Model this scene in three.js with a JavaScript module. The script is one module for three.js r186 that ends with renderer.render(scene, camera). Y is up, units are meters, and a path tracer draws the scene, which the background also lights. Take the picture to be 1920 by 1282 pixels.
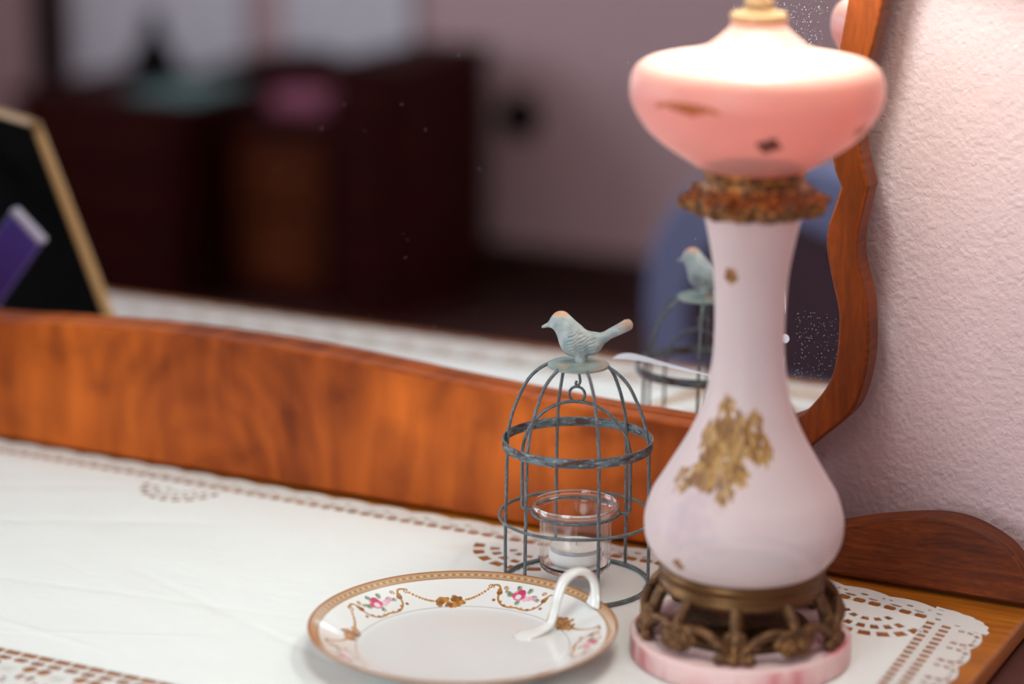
import * as THREE from 'three';
import { mergeGeometries, toCreasedNormals } from 'three/addons/utils/BufferGeometryUtils.js';
import { RoundedBoxGeometry } from 'three/addons/geometries/RoundedBoxGeometry.js';
import { MarchingCubes } from 'three/addons/objects/MarchingCubes.js';
import { RectAreaLightUniformsLib } from 'three/addons/lights/RectAreaLightUniformsLib.js';

// ───────────────────────── camera, light, exposure ─────────────────────────
// y = 0 is the dresser top, z = 0 the front face of the mirror's base panel.
const scene = new THREE.Scene();
RectAreaLightUniformsLib.init();
const renderer = new THREE.WebGLRenderer({ antialias: true });
renderer.toneMapping = THREE.LinearToneMapping;
renderer.toneMappingExposure = 0.69;
renderer.shadowMap.enabled = true;

const camera = new THREE.PerspectiveCamera(2 * Math.atan(641 / 4533) * 180 / Math.PI, 1920 / 1282, 0.05, 40);
camera.filmGauge = 36;                                   // 85 mm lens
camera.position.set(0.694, 0.600, 1.589);
camera.up.set(-0.11554, 0.96887, -0.21894);
camera.lookAt(0.694 - 0.43398, 0.600 - 0.24751, 1.589 - 0.86626);
camera.focus = 1.716;
camera.userData.fStop = 2.0;
scene.add(camera);

scene.background = new THREE.Color(0.75, 0.86, 1.0);     // pale daylight outside the window

const windowLight = new THREE.RectAreaLight(new THREE.Color(0.78, 0.91, 1.0), 8.5, 1.7, 1.5);      // left window
windowLight.position.set(-3.71, 0.85, 1.25); windowLight.lookAt(0, 0.85, 1.25);
windowLight.castShadow = true; scene.add(windowLight);
const frontLight = new THREE.RectAreaLight(new THREE.Color(0.82, 0.94, 1.0), 11, 1.4, 1.4);        // window opposite the dresser
frontLight.position.set(-0.1, 0.8, 3.70); frontLight.lookAt(-0.1, 0.8, 0);
frontLight.castShadow = true; scene.add(frontLight);
const ceilingGlow = new THREE.RectAreaLight(new THREE.Color(0.88, 1.0, 1.0), 19, 0.5, 0.5);
ceilingGlow.position.set(0.4, 1.645, 0.66); ceilingGlow.lookAt(0.4, 0, 0.66);
ceilingGlow.castShadow = true; scene.add(ceilingGlow);
const LAMP_CANDELA = 0.48;

// ───────────────────────── helpers ─────────────────────────
let seed = 12345;
const rnd = () => { seed = (seed + 0x6D2B79F5) | 0; let t = Math.imul(seed ^ (seed >>> 15), 1 | seed); t = (t + Math.imul(t ^ (t >>> 7), 61 | t)) ^ t; return ((t ^ (t >>> 14)) >>> 0) / 4294967296; };
const taken = {};
const numbered = n => { taken[n] = (taken[n] ?? -1) + 1; return taken[n] ? n + '_' + String(taken[n]).padStart(3, '0') : n; };
function mesh(name, geometry, material, parent) {
  const m = new THREE.Mesh(geometry, material);
  m.castShadow = m.receiveShadow = true;
  m.name = parent === scene ? numbered(name) : name;
  parent.add(m); return m;
}
function tag(o, label, category, group) { o.userData.label = label; o.userData.category = category; if (group) o.userData.group = group; return o; }
function thing(name, label, category, [x, y, z] = [0, 0, 0], turn = 0, group) {
  const o = new THREE.Group(); o.name = numbered(name); scene.add(o);
  o.position.set(x, y, z); o.rotation.y = turn; return tag(o, label, category, group);
}
function struct(name, geometry, material) { const m = mesh(name, geometry, material, scene); m.userData.kind = 'structure'; return m; }
const merge = list => mergeGeometries(list.map(g => { const h = g.index ? g.toNonIndexed() : g; for (const k of Object.keys(h.attributes)) if (!['position', 'normal', 'uv'].includes(k)) h.deleteAttribute(k); return h; }));
const box = (w, h, d, x = 0, y = 0, z = 0) => new THREE.BoxGeometry(w, h, d).translate(x, y, z);
const rbox = (w, h, d, x = 0, y = 0, z = 0, r = 0.004) => new RoundedBoxGeometry(w, h, d, 3, r).translate(x, y, z);
const V = (x, y, z) => new THREE.Vector3(x, y, z);
const tube = (pts, r, seg = 48, rad = 8, closed = false) => new THREE.TubeGeometry(new THREE.CatmullRomCurve3(pts, closed, 'centripetal'), seg, r, rad, closed);
const ball = (r, x, y, z, sx = 1, sy = 1, sz = 1) => new THREE.SphereGeometry(r, 16, 12).scale(sx, sy, sz).translate(x, y, z);
const spline = (pts, n) => new THREE.SplineCurve(pts.map(p => new THREE.Vector2(...p))).getPoints(n);
function lathe(pts, seg = 96, start = 0) { return new THREE.LatheGeometry(pts.map(p => p.isVector2 ? p : new THREE.Vector2(...p)), seg, start); }
// seeded value noise
function h2(x, y) { let n = (x * 374761393 + y * 668265263) | 0; n = Math.imul(n ^ (n >>> 13), 1274126177); return ((n ^ (n >>> 16)) >>> 0) / 4294967296; }
function noise(x, y) {
  const i = Math.floor(x), j = Math.floor(y); let u = x - i, v = y - j; u = u * u * (3 - 2 * u); v = v * v * (3 - 2 * v);
  return (h2(i, j) * (1 - u) + h2(i + 1, j) * u) * (1 - v) + (h2(i, j + 1) * (1 - u) + h2(i + 1, j + 1) * u) * v;
}
function fbm(x, y, o = 4) { let s = 0, a = 0.5, t = 0; for (let k = 0; k < o; k++) { s += a * noise(x, y); t += a; a /= 2; x = x * 2.03 + 17.1; y = y * 2.03 + 9.7; } return s / t; }
const clamp = (v, a = 0, b = 1) => Math.min(b, Math.max(a, v));
const mixc = (a, b, t) => a.map((v, i) => v + (b[i] - v) * t);
// texture from fn(x, y) in metres, sized sx by sy metres
function tex(w, h, sx, sy, fn, colour = true) {
  const d = new Uint8Array(w * h * 4);
  for (let j = 0; j < h; j++) for (let i = 0; i < w; i++) {
    const c = fn((i + 0.5) / w * sx, (j + 0.5) / h * sy), k = (j * w + i) * 4;
    if (colour) { d[k] = clamp(c[0], 0, 255); d[k + 1] = clamp(c[1], 0, 255); d[k + 2] = clamp(c[2], 0, 255); }
    else d[k] = d[k + 1] = d[k + 2] = clamp(c, 0, 1) * 255;
    d[k + 3] = 255;
  }
  const t = new THREE.DataTexture(d, w, h); t.wrapS = t.wrapT = THREE.MirroredRepeatWrapping;
  t.magFilter = THREE.LinearFilter; t.minFilter = THREE.LinearMipmapLinearFilter; t.generateMipmaps = true;
  t.repeat.set(1 / sx, 1 / sy); if (colour) t.colorSpace = THREE.SRGBColorSpace; t.needsUpdate = true; return t;
}
const std = o => new THREE.MeshStandardMaterial(o);
const phy = o => new THREE.MeshPhysicalMaterial(o);
// uv in metres by dominant axis, for boxes and lathes
function uvMetres(g) {
  g = g.index ? g.toNonIndexed() : g; g.computeVertexNormals && !g.attributes.normal && g.computeVertexNormals();
  const p = g.attributes.position, n = g.attributes.normal, a = new Float32Array(p.count * 2);
  for (let i = 0; i < p.count; i++) {
    const nx = Math.abs(n.getX(i)), ny = Math.abs(n.getY(i)), nz = Math.abs(n.getZ(i));
    if (ny >= nx && ny >= nz) { a[2 * i] = p.getX(i); a[2 * i + 1] = p.getZ(i); }
    else if (nz >= nx) { a[2 * i] = p.getX(i); a[2 * i + 1] = p.getY(i); }
    else { a[2 * i] = p.getZ(i); a[2 * i + 1] = p.getY(i); }
  }
  g.setAttribute('uv', new THREE.BufferAttribute(a, 2)); return g;
}
function extrude(shape, depth, bevel = 0.002, seg = 24) {
  return new THREE.ExtrudeGeometry(shape, { depth: depth - 2 * bevel, bevelEnabled: bevel > 0, bevelThickness: bevel, bevelSize: bevel, bevelOffset: -bevel, bevelSegments: 3, curveSegments: seg }).translate(0, 0, -depth + bevel);
}

// ───────────────────────── materials ─────────────────────────
// figured veneer of the base panel: vertical flame, arches and dark patches
const veneerMap = tex(1536, 256, 0.84, 0.14, (x, y) => {
  const w = fbm(x * 14, y * 9, 3) - 0.5, w2 = fbm(x * 30 + 40, y * 18, 3) - 0.5;
  const streak = fbm((x + 0.03 * w) * 75, y * 9 + 3, 3);
  const patch = fbm(x * 9 + 7, y * 13 + 2, 3);
  const d = Math.hypot((x - 0.235 + 0.02 * w) / 0.05, (y + 0.01 + 0.03 * w2) / 0.085);
  const arch = 0.5 + 0.5 * Math.sin(d * 17 + 5 * w);
  const d2 = Math.hypot((x - 0.62 + 0.03 * w) / 0.07, (y - 0.02 + 0.05 * w2) / 0.06);
  const arch2 = Math.exp(-Math.pow((d2 % 0.8) - 0.4, 2) * 60);
  let t = 0.55 + 0.95 * (patch - 0.5) + 0.4 * (streak - 0.5) + 0.10 * (arch - 0.5) * (d < 2.4 ? 1 : 0.3) - 0.22 * arch2 * noise(x * 25, y * 30);
  t -= 0.25 * clamp(fbm(x * 22 + 90, y * 34, 3) * 3 - 1.75);
  t += 0.05 * (fbm(x * 400, y * 160, 2) - 0.5);
  return mixc([112, 44, 6], [222, 110, 32], clamp(t));
});
const brownMap = tex(768, 256, 0.36, 0.12, (x, y) => {
  const w = fbm(x * 20, y * 30, 3) - 0.5;
  const g = fbm(x * 30, (y + 0.01 * w) * 420, 3), p = fbm(x * 16 + 5, y * 26, 3), f = fbm(x * 160, y * 900, 2);
  return mixc([70, 26, 5], [158, 76, 20], clamp(0.42 + 0.7 * (p - 0.5) + 0.55 * (g - 0.5) + 0.35 * (f - 0.5)));
});
const stileMap = tex(256, 768, 0.12, 0.5, (x, y) => {
  const w = fbm(x * 20, y * 10, 3) - 0.5;
  const g = fbm((x + 0.02 * w) * 300, y * 24, 3), p = fbm(x * 30 + 5, y * 14, 3), f = fbm(x * 500, y * 120, 2);
  return mixc([84, 34, 6], [160, 72, 14], clamp(0.45 + 0.7 * (p - 0.5) + 0.45 * (g - 0.5) + 0.25 * (f - 0.5)));
});
const topMap = tex(768, 256, 0.5, 0.2, (x, y) => {
  const w = fbm(x * 12, y * 25, 3) - 0.5;
  const g = fbm(x * 18, (y + 0.012 * w) * 260, 3), p = fbm(x * 10 + 5, y * 20, 3);
  return mixc([124, 62, 8], [204, 122, 28], clamp(0.5 + 0.6 * (p - 0.5) + 0.7 * (g - 0.5)));
});
const M = {};
M.veneer = phy({ map: veneerMap, roughness: 0.45, specularIntensity: 0.45 });
M.brown = phy({ map: brownMap, roughness: 0.55, specularIntensity: 0.5 });
M.stile = phy({ map: stileMap, roughness: 0.5, specularIntensity: 0.4 });
M.top = phy({ map: topMap, roughness: 0.42, clearcoat: 0.12, clearcoatRoughness: 0.3 });
M.darkEdge = phy({ color: 0x4a1f12, roughness: 0.45, clearcoat: 0.12, clearcoatRoughness: 0.3 });
M.mirror = std({ color: new THREE.Color(0.86, 0.86, 0.88), metalness: 1, roughness: 0.015 });
M.etched = std({ color: 0xd8d6e0, roughness: 0.7 });
M.speck = std({ color: 0xc9cfd8, roughness: 0.8 });
const peel = tex(512, 512, 0.14, 0.14, (x, y) => { const a = fbm(x * 330, y * 330, 3), b = fbm(x * 140 + 4, y * 140, 2); return clamp(0.5 + 1.4 * (a - 0.5) + 0.8 * (b - 0.5)); }, false);
M.wall = std({ color: 0xd0b0b1, roughness: 0.8, bumpMap: peel, bumpScale: 0.0006 });
M.ceiling = std({ color: 0xe6e0dc, roughness: 0.9 });
M.floor = phy({ map: tex(256, 256, 2, 2, (x, y) => mixc([44, 22, 20], [74, 40, 32], fbm(x * 3, y * 40, 3))), roughness: 0.5 });
const weave = tex(512, 512, 0.06, 0.06, (x, y) => clamp(0.5 + 0.22 * Math.sin(x * 6283 / 0.8) * 0.5 + 0.22 * Math.sin(y * 6283 / 0.8) * 0.5 + 0.5 * (fbm(x * 900, y * 900, 2) - 0.5)), false);
const creases = tex(1024, 512, 1.4, 0.5, (x, y) => {
  const w = fbm(x * 7, y * 7, 3);
  let v = 0.5 + 0.5 * (fbm(x * 12 + 3, y * 22, 4) - 0.5);
  const fold = (px, py, qx, qy, wd, amp) => { const dx = qx - px, dy = qy - py, l = dx * dx + dy * dy, t = ((x - px) * dx + (y - py) * dy) / l; const dd = ((x - px) * dy - (y - py) * dx) / Math.sqrt(l) + 0.006 * (w - 0.5); if (t > -0.1 && t < 1.1) v += amp * Math.exp(-dd * dd / (wd * wd)) * clamp((1.1 - t) * 6) * clamp((t + 0.1) * 6); };
  fold(0.42, 0.24, 0.72, 0.10, 0.007, 0.18); fold(0.5, 0.30, 0.86, 0.25, 0.005, 0.12); fold(0.55, 0.33, 0.80, 0.36, 0.004, -0.14);
  fold(0.72, 0.22, 0.95, 0.31, 0.005, 0.10); fold(0.62, 0.4, 0.84, 0.31, 0.003, -0.10); fold(0.45, 0.13, 0.6, 0.06, 0.006, 0.15);
  return clamp(v);
}, false);
creases.wrapS = creases.wrapT = THREE.ClampToEdgeWrapping;
M.linen = std({ side: THREE.DoubleSide, color: 0xeeeeea, roughness: 0.92, bumpMap: creases, bumpScale: 0.0045 });
M.lace = std({ side: THREE.DoubleSide, color: 0xece8e2, roughness: 0.95, bumpMap: weave, bumpScale: 0.0007 });
const patina = tex(256, 256, 1, 1, (x, y) => {
  const a = fbm(x * 14, y * 26, 3), b = fbm(x * 30 + 8, y * 60, 2), c = fbm(x * 9 + 70, y * 14, 3);
  let k = mixc([70, 80, 86], [128, 142, 148], clamp(0.5 + 1.5 * (a - 0.5)));
  k = mixc(k, [86, 56, 52], clamp((c - 0.60) * 9)); return mixc(k, [196, 192, 176], clamp((b - 0.70) * 8));
});
patina.repeat.set(3, 1); patina.wrapS = patina.wrapT = THREE.RepeatWrapping;
M.patina = std({ map: patina, roughness: 0.55, metalness: 0.25 });
const patinaPale = tex(256, 256, 1, 1, (x, y) => {
  const a = fbm(x * 8, y * 8, 4), c = fbm(x * 5 + 70, y * 5, 3);
  return mixc(mixc([120, 138, 136], [172, 186, 178], clamp(0.5 + 1.3 * (a - 0.5))), [188, 152, 128], clamp((c - 0.63) * 6));
});
M.patinaPale = std({ map: patinaPale, roughness: 0.6, metalness: 0.1 });
M.bird = std({ vertexColors: true, roughness: 0.6 });
M.glass = phy({ color: 0xffffff, transmission: 1, thickness: 0, ior: 1.5, roughness: 0.02 });
M.solidGlass = phy({ color: 0xffffff, transmission: 1, thickness: 0.003, ior: 1.5, roughness: 0.02 });
M.wax = std({ color: 0xf2efe9, roughness: 0.5 });
M.aluminium = std({ color: 0xcfcdd2, metalness: 0.6, roughness: 0.45 });
M.wick = std({ color: 0xcfc6b4, roughness: 0.9 });
const bronzeMap = tex(256, 256, 0.05, 0.05, (x, y) => mixc([72, 46, 28], [158, 110, 60], clamp(0.4 + 1.3 * (fbm(x * 260, y * 260, 3) - 0.5))));
M.bronze = std({ map: bronzeMap, metalness: 0.55, roughness: 0.45 });
M.bronzeRing = std({ color: 0x6e4c2c, metalness: 0.75, roughness: 0.35 });
M.gilt = std({ map: tex(256, 256, 0.03, 0.03, (x, y) => mixc([70, 36, 18], [196, 132, 60], clamp(0.5 + 2.2 * (fbm(x * 420, y * 420, 3) - 0.5)))), metalness: 0.4, roughness: 0.5 });
M.brass = std({ color: 0x9c7c5e, metalness: 0.5, roughness: 0.45 });
const pinkStone = tex(512, 256, 0.4, 0.2, (x, y) => {
  const a = fbm(x * 40, y * 40, 4), b = fbm(x * 70 + 9, y * 20, 3);
  let k = mixc([228, 178, 176], [242, 208, 203], clamp(0.5 + 1.6 * (a - 0.5))); return mixc(k, [200, 110, 116], clamp((b - 0.62) * 4));
});
M.pinkStone = std({ map: pinkStone, roughness: 0.6 });

// ───────────────────────── the room ─────────────────────────
const FLOOR = -0.78, CEIL = 1.74, LEFT = -3.75, RIGHT = 2.3, BACK = -0.05, FRONT = 3.76;
struct('floor', box(RIGHT - LEFT + 0.4, 0.1, FRONT - BACK + 0.4, (RIGHT + LEFT) / 2, FLOOR - 0.05, (FRONT + BACK) / 2), M.floor);
struct('ceiling', box(RIGHT - LEFT + 0.4, 0.1, FRONT - BACK + 0.4, (RIGHT + LEFT) / 2, CEIL + 0.05, (FRONT + BACK) / 2), M.ceiling);
struct('wall_back', uvMetres(box(RIGHT - LEFT + 0.4, CEIL - FLOOR, 0.1, (RIGHT + LEFT) / 2, (CEIL + FLOOR) / 2, BACK - 0.05)), M.wall);
{ // front wall, its window right of what the mirror shows
  const s = new THREE.Shape([[LEFT - 0.2, FLOOR], [RIGHT + 0.2, FLOOR], [RIGHT + 0.2, CEIL], [LEFT - 0.2, CEIL]].map(p => new THREE.Vector2(...p)));
  s.holes.push(new THREE.Path([[-0.85, 0.06], [0.65, 0.06], [0.65, 1.56], [-0.85, 1.56]].map(p => new THREE.Vector2(...p))));
  struct('wall_front', new THREE.ExtrudeGeometry(s, { depth: 0.1, bevelEnabled: false }).translate(0, 0, FRONT), M.wall);
  const z = FRONT + 0.05, w = struct('window_2', merge([box(1.5, 0.05, 0.06, -0.1, 0.085, z), box(1.5, 0.05, 0.06, -0.1, 1.535, z), box(0.05, 1.4, 0.06, -0.825, 0.81, z), box(0.05, 1.4, 0.06, 0.625, 0.81, z), box(0.04, 1.4, 0.05, -0.1, 0.81, z)]), std({ color: 0xe9e6e2, roughness: 0.5 }));
  mesh('window_pane', box(1.4, 1.4, 0.004, -0.1, 0.81, z), phy({ transmission: 1, roughness: 0.02, thickness: 0, ior: 1.5 }), w);
}
struct('wall_right', box(0.1, CEIL - FLOOR, FRONT - BACK, RIGHT + 0.05, (CEIL + FLOOR) / 2, (FRONT + BACK) / 2), M.wall);
{ // left wall with its window opening
  const s = new THREE.Shape([[BACK, FLOOR], [FRONT, FLOOR], [FRONT, CEIL], [BACK, CEIL]].map(p => new THREE.Vector2(...p)));
  s.holes.push(new THREE.Path([[0.35, 0.05], [2.15, 0.05], [2.15, 1.62], [0.35, 1.62]].map(p => new THREE.Vector2(...p))));
  struct('wall_left', new THREE.ExtrudeGeometry(s, { depth: 0.1, bevelEnabled: false }).rotateY(-Math.PI / 2).translate(LEFT, 0, 0), M.wall);
  const white = std({ color: 0xe9e6e2, roughness: 0.5 });
  const win = struct('window_1', merge([box(0.06, 0.06, 1.8, LEFT - 0.05, 0.08, 1.25), box(0.06, 0.06, 1.8, LEFT - 0.05, 1.59, 1.25), box(0.06, 1.45, 0.06, LEFT - 0.05, 0.835, 0.38), box(0.06, 1.45, 0.06, LEFT - 0.05, 0.835, 2.12), box(0.05, 1.45, 0.04, LEFT - 0.05, 0.835, 1.25), box(0.05, 0.04, 1.68, LEFT - 0.05, 0.835, 1.25)]), white);
  mesh('window_pane', box(0.004, 1.45, 1.68, LEFT - 0.06, 0.835, 1.25), phy({ transmission: 1, roughness: 0.02, thickness: 0, ior: 1.5 }), win);
  struct('baseboard_front', box(RIGHT - LEFT, 0.1, 0.015, (RIGHT + LEFT) / 2, FLOOR + 0.05, FRONT - 0.0075), std({ color: 0x3a1c16, roughness: 0.5 }));
}
{ // ceiling light above the middle of the room
  const t = thing('ceiling_light', 'square white flush ceiling light above the dresser', 'ceiling light', [0.4, CEIL, 0.66]);
  mesh('housing', rbox(0.56, 0.06, 0.56, 0, -0.03, 0, 0.01), M.ceiling, t);
  mesh('diffuser', rbox(0.5, 0.02, 0.5, 0, -0.07, 0, 0.006), std({ color: 0xffffff, emissive: 0xfff0e0, emissiveIntensity: 2 }), t);
}

// ───────────────────────── dresser ─────────────────────────
const DL = -1.046, DR = 0.306, DF = 0.472;
const wingPts = [[0.112, 0.026], [0.135, 0.0315], [0.1635, 0.041], [0.1893, 0.049], [0.2206, 0.0559], [0.2438, 0.0579], [0.2633, 0.0546], [0.2829, 0.0459], [0.2948, 0.0355], [0.3015, 0.023], [0.3035, 0.012]];
{
  const t = thing('dresser', 'orange-brown wooden dresser with low scroll-topped back board', 'dresser', [0, 0, 0]);
  mesh('tabletop', uvMetres(rbox(DR - DL, 0.016, DF + 0.03, (DL + DR) / 2, -0.008, (DF - 0.03) / 2, 0.003)), M.top, t);
  mesh('edge_moulding', merge([rbox(DR - DL + 0.05, 0.02, DF + 0.055, (DL + DR) / 2, -0.0275, (DF - 0.005) / 2, 0.008)]), M.darkEdge, t).userData.label = 'dark red-brown moulded edge';
  mesh('carcass', rbox(DR - DL - 0.01, 0.66, DF, (DL + DR) / 2, -0.37, (DF - 0.04) / 2, 0.005), M.brown, t);
  for (let r = 0; r < 3; r++) for (let c = 0; c < 2; c++) {
    const x = DL + 0.345 + c * 0.66, d = mesh('drawer', uvMetres(rbox(0.63, 0.19, 0.02, x, -0.16 - r * 0.205, DF - 0.015, 0.006)), M.veneer, t);
    for (const s of [-0.17, 0.17]) mesh('knob', ball(0.014, x + s, -0.16 - r * 0.205, DF + 0.006), M.brass, d);
  }
  for (const [x, z] of [[DL + 0.05, 0.02], [DR - 0.05, 0.02], [DL + 0.05, DF - 0.06], [DR - 0.05, DF - 0.06]]) mesh('leg', rbox(0.06, 0.085, 0.06, x, -0.7375, z, 0.008), M.brown, t);
  for (const side of [1, -1]) {        // scroll-topped ends of the back board
    const s = new THREE.Shape(); s.moveTo(0.112, 0.0028); s.lineTo(wingPts[0][0], wingPts[0][1]);
    s.splineThru(wingPts.slice(1).map(p => new THREE.Vector2(...p))); s.lineTo(0.3035, 0.0028); s.closePath();
    const g = extrude(s, 0.021, 0.0025, 40);
    if (side < 0) { g.scale(-1, 1, 1).translate(-0.74, 0, 0); const a = g.attributes.position.array; for (let i = 0; i < a.length; i += 9) for (let k = 0; k < 3; k++) { const q = a[i + 3 + k]; a[i + 3 + k] = a[i + 6 + k]; a[i + 6 + k] = q; } g.computeVertexNormals(); }
    mesh('scroll_board', g, M.brown, t).userData.label = 'darker brown scroll-topped end of the back board';
  }
}

// ───────────────────────── mirror ─────────────────────────
const CX = -0.37;                                         // middle of dresser and mirror
const railTop = [[-0.37, 0.1175], [-0.31, 0.1168], [-0.2624, 0.1148], [-0.2, 0.1112], [-0.1637, 0.1084], [-0.0837, 0.1039], [-0.0214, 0.1012], [0.0104, 0.1005], [0.0464, 0.0998], [0.085, 0.101]];
const inner = [[0.085, 0.101], [0.108, 0.1075], [0.1277, 0.1171], [0.1395, 0.129], [0.1501, 0.145], [0.155, 0.1626], [0.1564, 0.1862], [0.1554, 0.2008], [0.1489, 0.2252], [0.1447, 0.2464], [0.1459, 0.261]];
const inner2 = [[0.1539, 0.288], [0.1473, 0.3055], [0.1455, 0.335], [0.1476, 0.3764], [0.1536, 0.4182], [0.158, 0.47], [0.15, 0.55], [0.11, 0.64], [0.03, 0.70], [-0.1, 0.735], [-0.24, 0.76], [-0.37, 0.772]];
const outer = [[0.106, 0.058], [0.118, 0.075], [0.1389, 0.0962], [0.1662, 0.1234], [0.1746, 0.1411], [0.179, 0.1655], [0.1788, 0.1888], [0.1763, 0.2101], [0.1689, 0.2366], [0.1678, 0.254], [0.1705, 0.270]];
const outer2 = [[0.1744, 0.2902], [0.1666, 0.3176], [0.1655, 0.345], [0.17, 0.3738], [0.1742, 0.392], [0.179, 0.4195], [0.187, 0.47], [0.182, 0.56], [0.14, 0.66], [0.05, 0.73], [-0.1, 0.775], [-0.24, 0.80], [-0.37, 0.815]];
const flip = p => [2 * CX - p[0], p[1]];
{
  const t = thing('dresser_mirror', 'wide wall mirror with wavy wooden frame standing on the dresser', 'mirror', [0, 0, 0]);
  // glass, a little larger than the opening
  const half = [...spline(railTop, 40), ...spline(inner, 40).slice(1), ...spline(inner2, 60)].map(p => [p.x, p.y]);
  const gl = [...half, ...half.slice(0, -1).reverse().map(flip)];
  const grow = gl.map(([x, y]) => { const dx = x - CX, dy = y - 0.43, l = Math.hypot(dx, dy); return new THREE.Vector2(x + dx / l * 0.008, Math.max(y + dy / l * 0.008, 0.05)); });
  mesh('mirror_glass', new THREE.ExtrudeGeometry(new THREE.Shape(grow), { depth: 0.0025, bevelEnabled: false }).translate(0, 0, -0.0205), M.mirror, t).userData.label = 'silvered mirror glass';
  // base panel with serpentine top
  const top = spline(railTop, 60).map(p => [p.x, p.y]);
  const ps = new THREE.Shape([[0.104, 0.0026], [0.104, 0.055], [0.092, 0.1015], ...top.slice().reverse(), ...top.slice(1).map(flip), flip([0.092, 0.1015]), flip([0.104, 0.055]), flip([0.104, 0.0026])].map(p => new THREE.Vector2(...p)));
  const pg = extrude(ps, 0.0175, 0.0022, 8); const uv = pg.attributes.uv; for (let i = 0; i < uv.count; i++) uv.setX(i, uv.getX(i) + 0.62);
  mesh('base_panel', pg, M.veneer, t).userData.label = 'orange figured veneer panel along the foot of the mirror';
  // right and left stiles with the arched top
  for (const s of [1, -1]) {
    const i = [...spline(inner, 50), ...spline(inner2, 70)].map(p => [p.x, p.y]), o = [...spline(outer, 50), ...spline(outer2, 70)].map(p => [p.x, p.y]);
    let poly = [[0.093, 0.0605], ...o, ...i.slice().reverse()]; if (s < 0) poly = poly.map(flip);
    mesh('frame_side', extrude(new THREE.Shape(poly.map(p => new THREE.Vector2(...p))), 0.022, 0.0022, 4), M.stile, t);
  }
  // frosted cut decoration on the glass: leaf-shaped strokes and dots
  const leaf = pts => { const n = pts.length, l = [], r = []; for (const [x, y, w, a] of pts) { l.push(new THREE.Vector2(x - Math.sin(a) * w, y + Math.cos(a) * w)); r.unshift(new THREE.Vector2(x + Math.sin(a) * w, y - Math.cos(a) * w)); } const s = new THREE.Shape(); s.moveTo(l[0].x, l[0].y); s.splineThru(l.slice(1)); s.splineThru(r); return new THREE.ExtrudeGeometry(s, { depth: 0.0003, bevelEnabled: false, curveSegments: 24 }).translate(0, 0, -0.018); };
  const strokeH = [[-0.0262, 0.1385, 0.0002, 0.4], [-0.0205, 0.1405, 0.0016, 0.2], [-0.012, 0.1416, 0.0023, -0.02], [0.0, 0.1408, 0.0020, -0.14], [0.0134, 0.1393, 0.0014, -0.13], [0.034, 0.1370, 0.0009, -0.11], [0.064, 0.1338, 0.0002, -0.1]];
  mesh('etched_leaf', leaf(strokeH), M.etched, t).userData.label = 'frosted leaf stroke cut into the glass';
  mesh('etched_leaf', leaf([[0.1098, 0.1885, 0.0001, 1.55], [0.1092, 0.1955, 0.0007, 1.6], [0.1085, 0.203, 0.0006, 1.65], [0.1078, 0.2115, 0.0001, 1.7]]), M.etched, t);
  mesh('etched_leaf', leaf([[0.1098, 0.157, 0.0001, 1.55], [0.1092, 0.151, 0.0007, 1.6], [0.1085, 0.143, 0.0006, 1.65], [0.1078, 0.135, 0.0001, 1.7]]), M.etched, t);
  mesh('etched_dot', new THREE.CylinderGeometry(0.0033, 0.0033, 0.0003, 24).rotateX(Math.PI / 2).translate(0.1102, 0.1698, -0.01785), M.etched, t).userData.label = 'round frosted dot on the glass';
  // tiny specks in the silvering
  const specks = [];
  const spot = (x, y, r) => specks.push(new THREE.CircleGeometry(r, 7).translate(x, y, -0.01788));
  for (let k = 0; k < 700; k++) { const a = rnd() * 6.28, q = Math.sqrt(rnd()); spot(0.098 + Math.cos(a) * q * 0.036, 0.405 + Math.sin(a) * q * 0.04, 0.0001 + 0.00022 * rnd() ** 3); }
  for (let k = 0; k < 160; k++) spot(0.118 + rnd() * 0.032, 0.142 + rnd() * 0.05, 0.0001 + 0.00016 * rnd());
  for (let k = 0; k < 40; k++) spot(-0.35 + rnd() * 0.45, 0.13 + rnd() * 0.28, 0.0001 + 0.0002 * rnd());
  const sp = mesh('silvering_specks', merge(specks), M.speck, t); sp.userData.kind = 'stuff'; sp.userData.label = 'tiny pale specks on the mirror';
}

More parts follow.
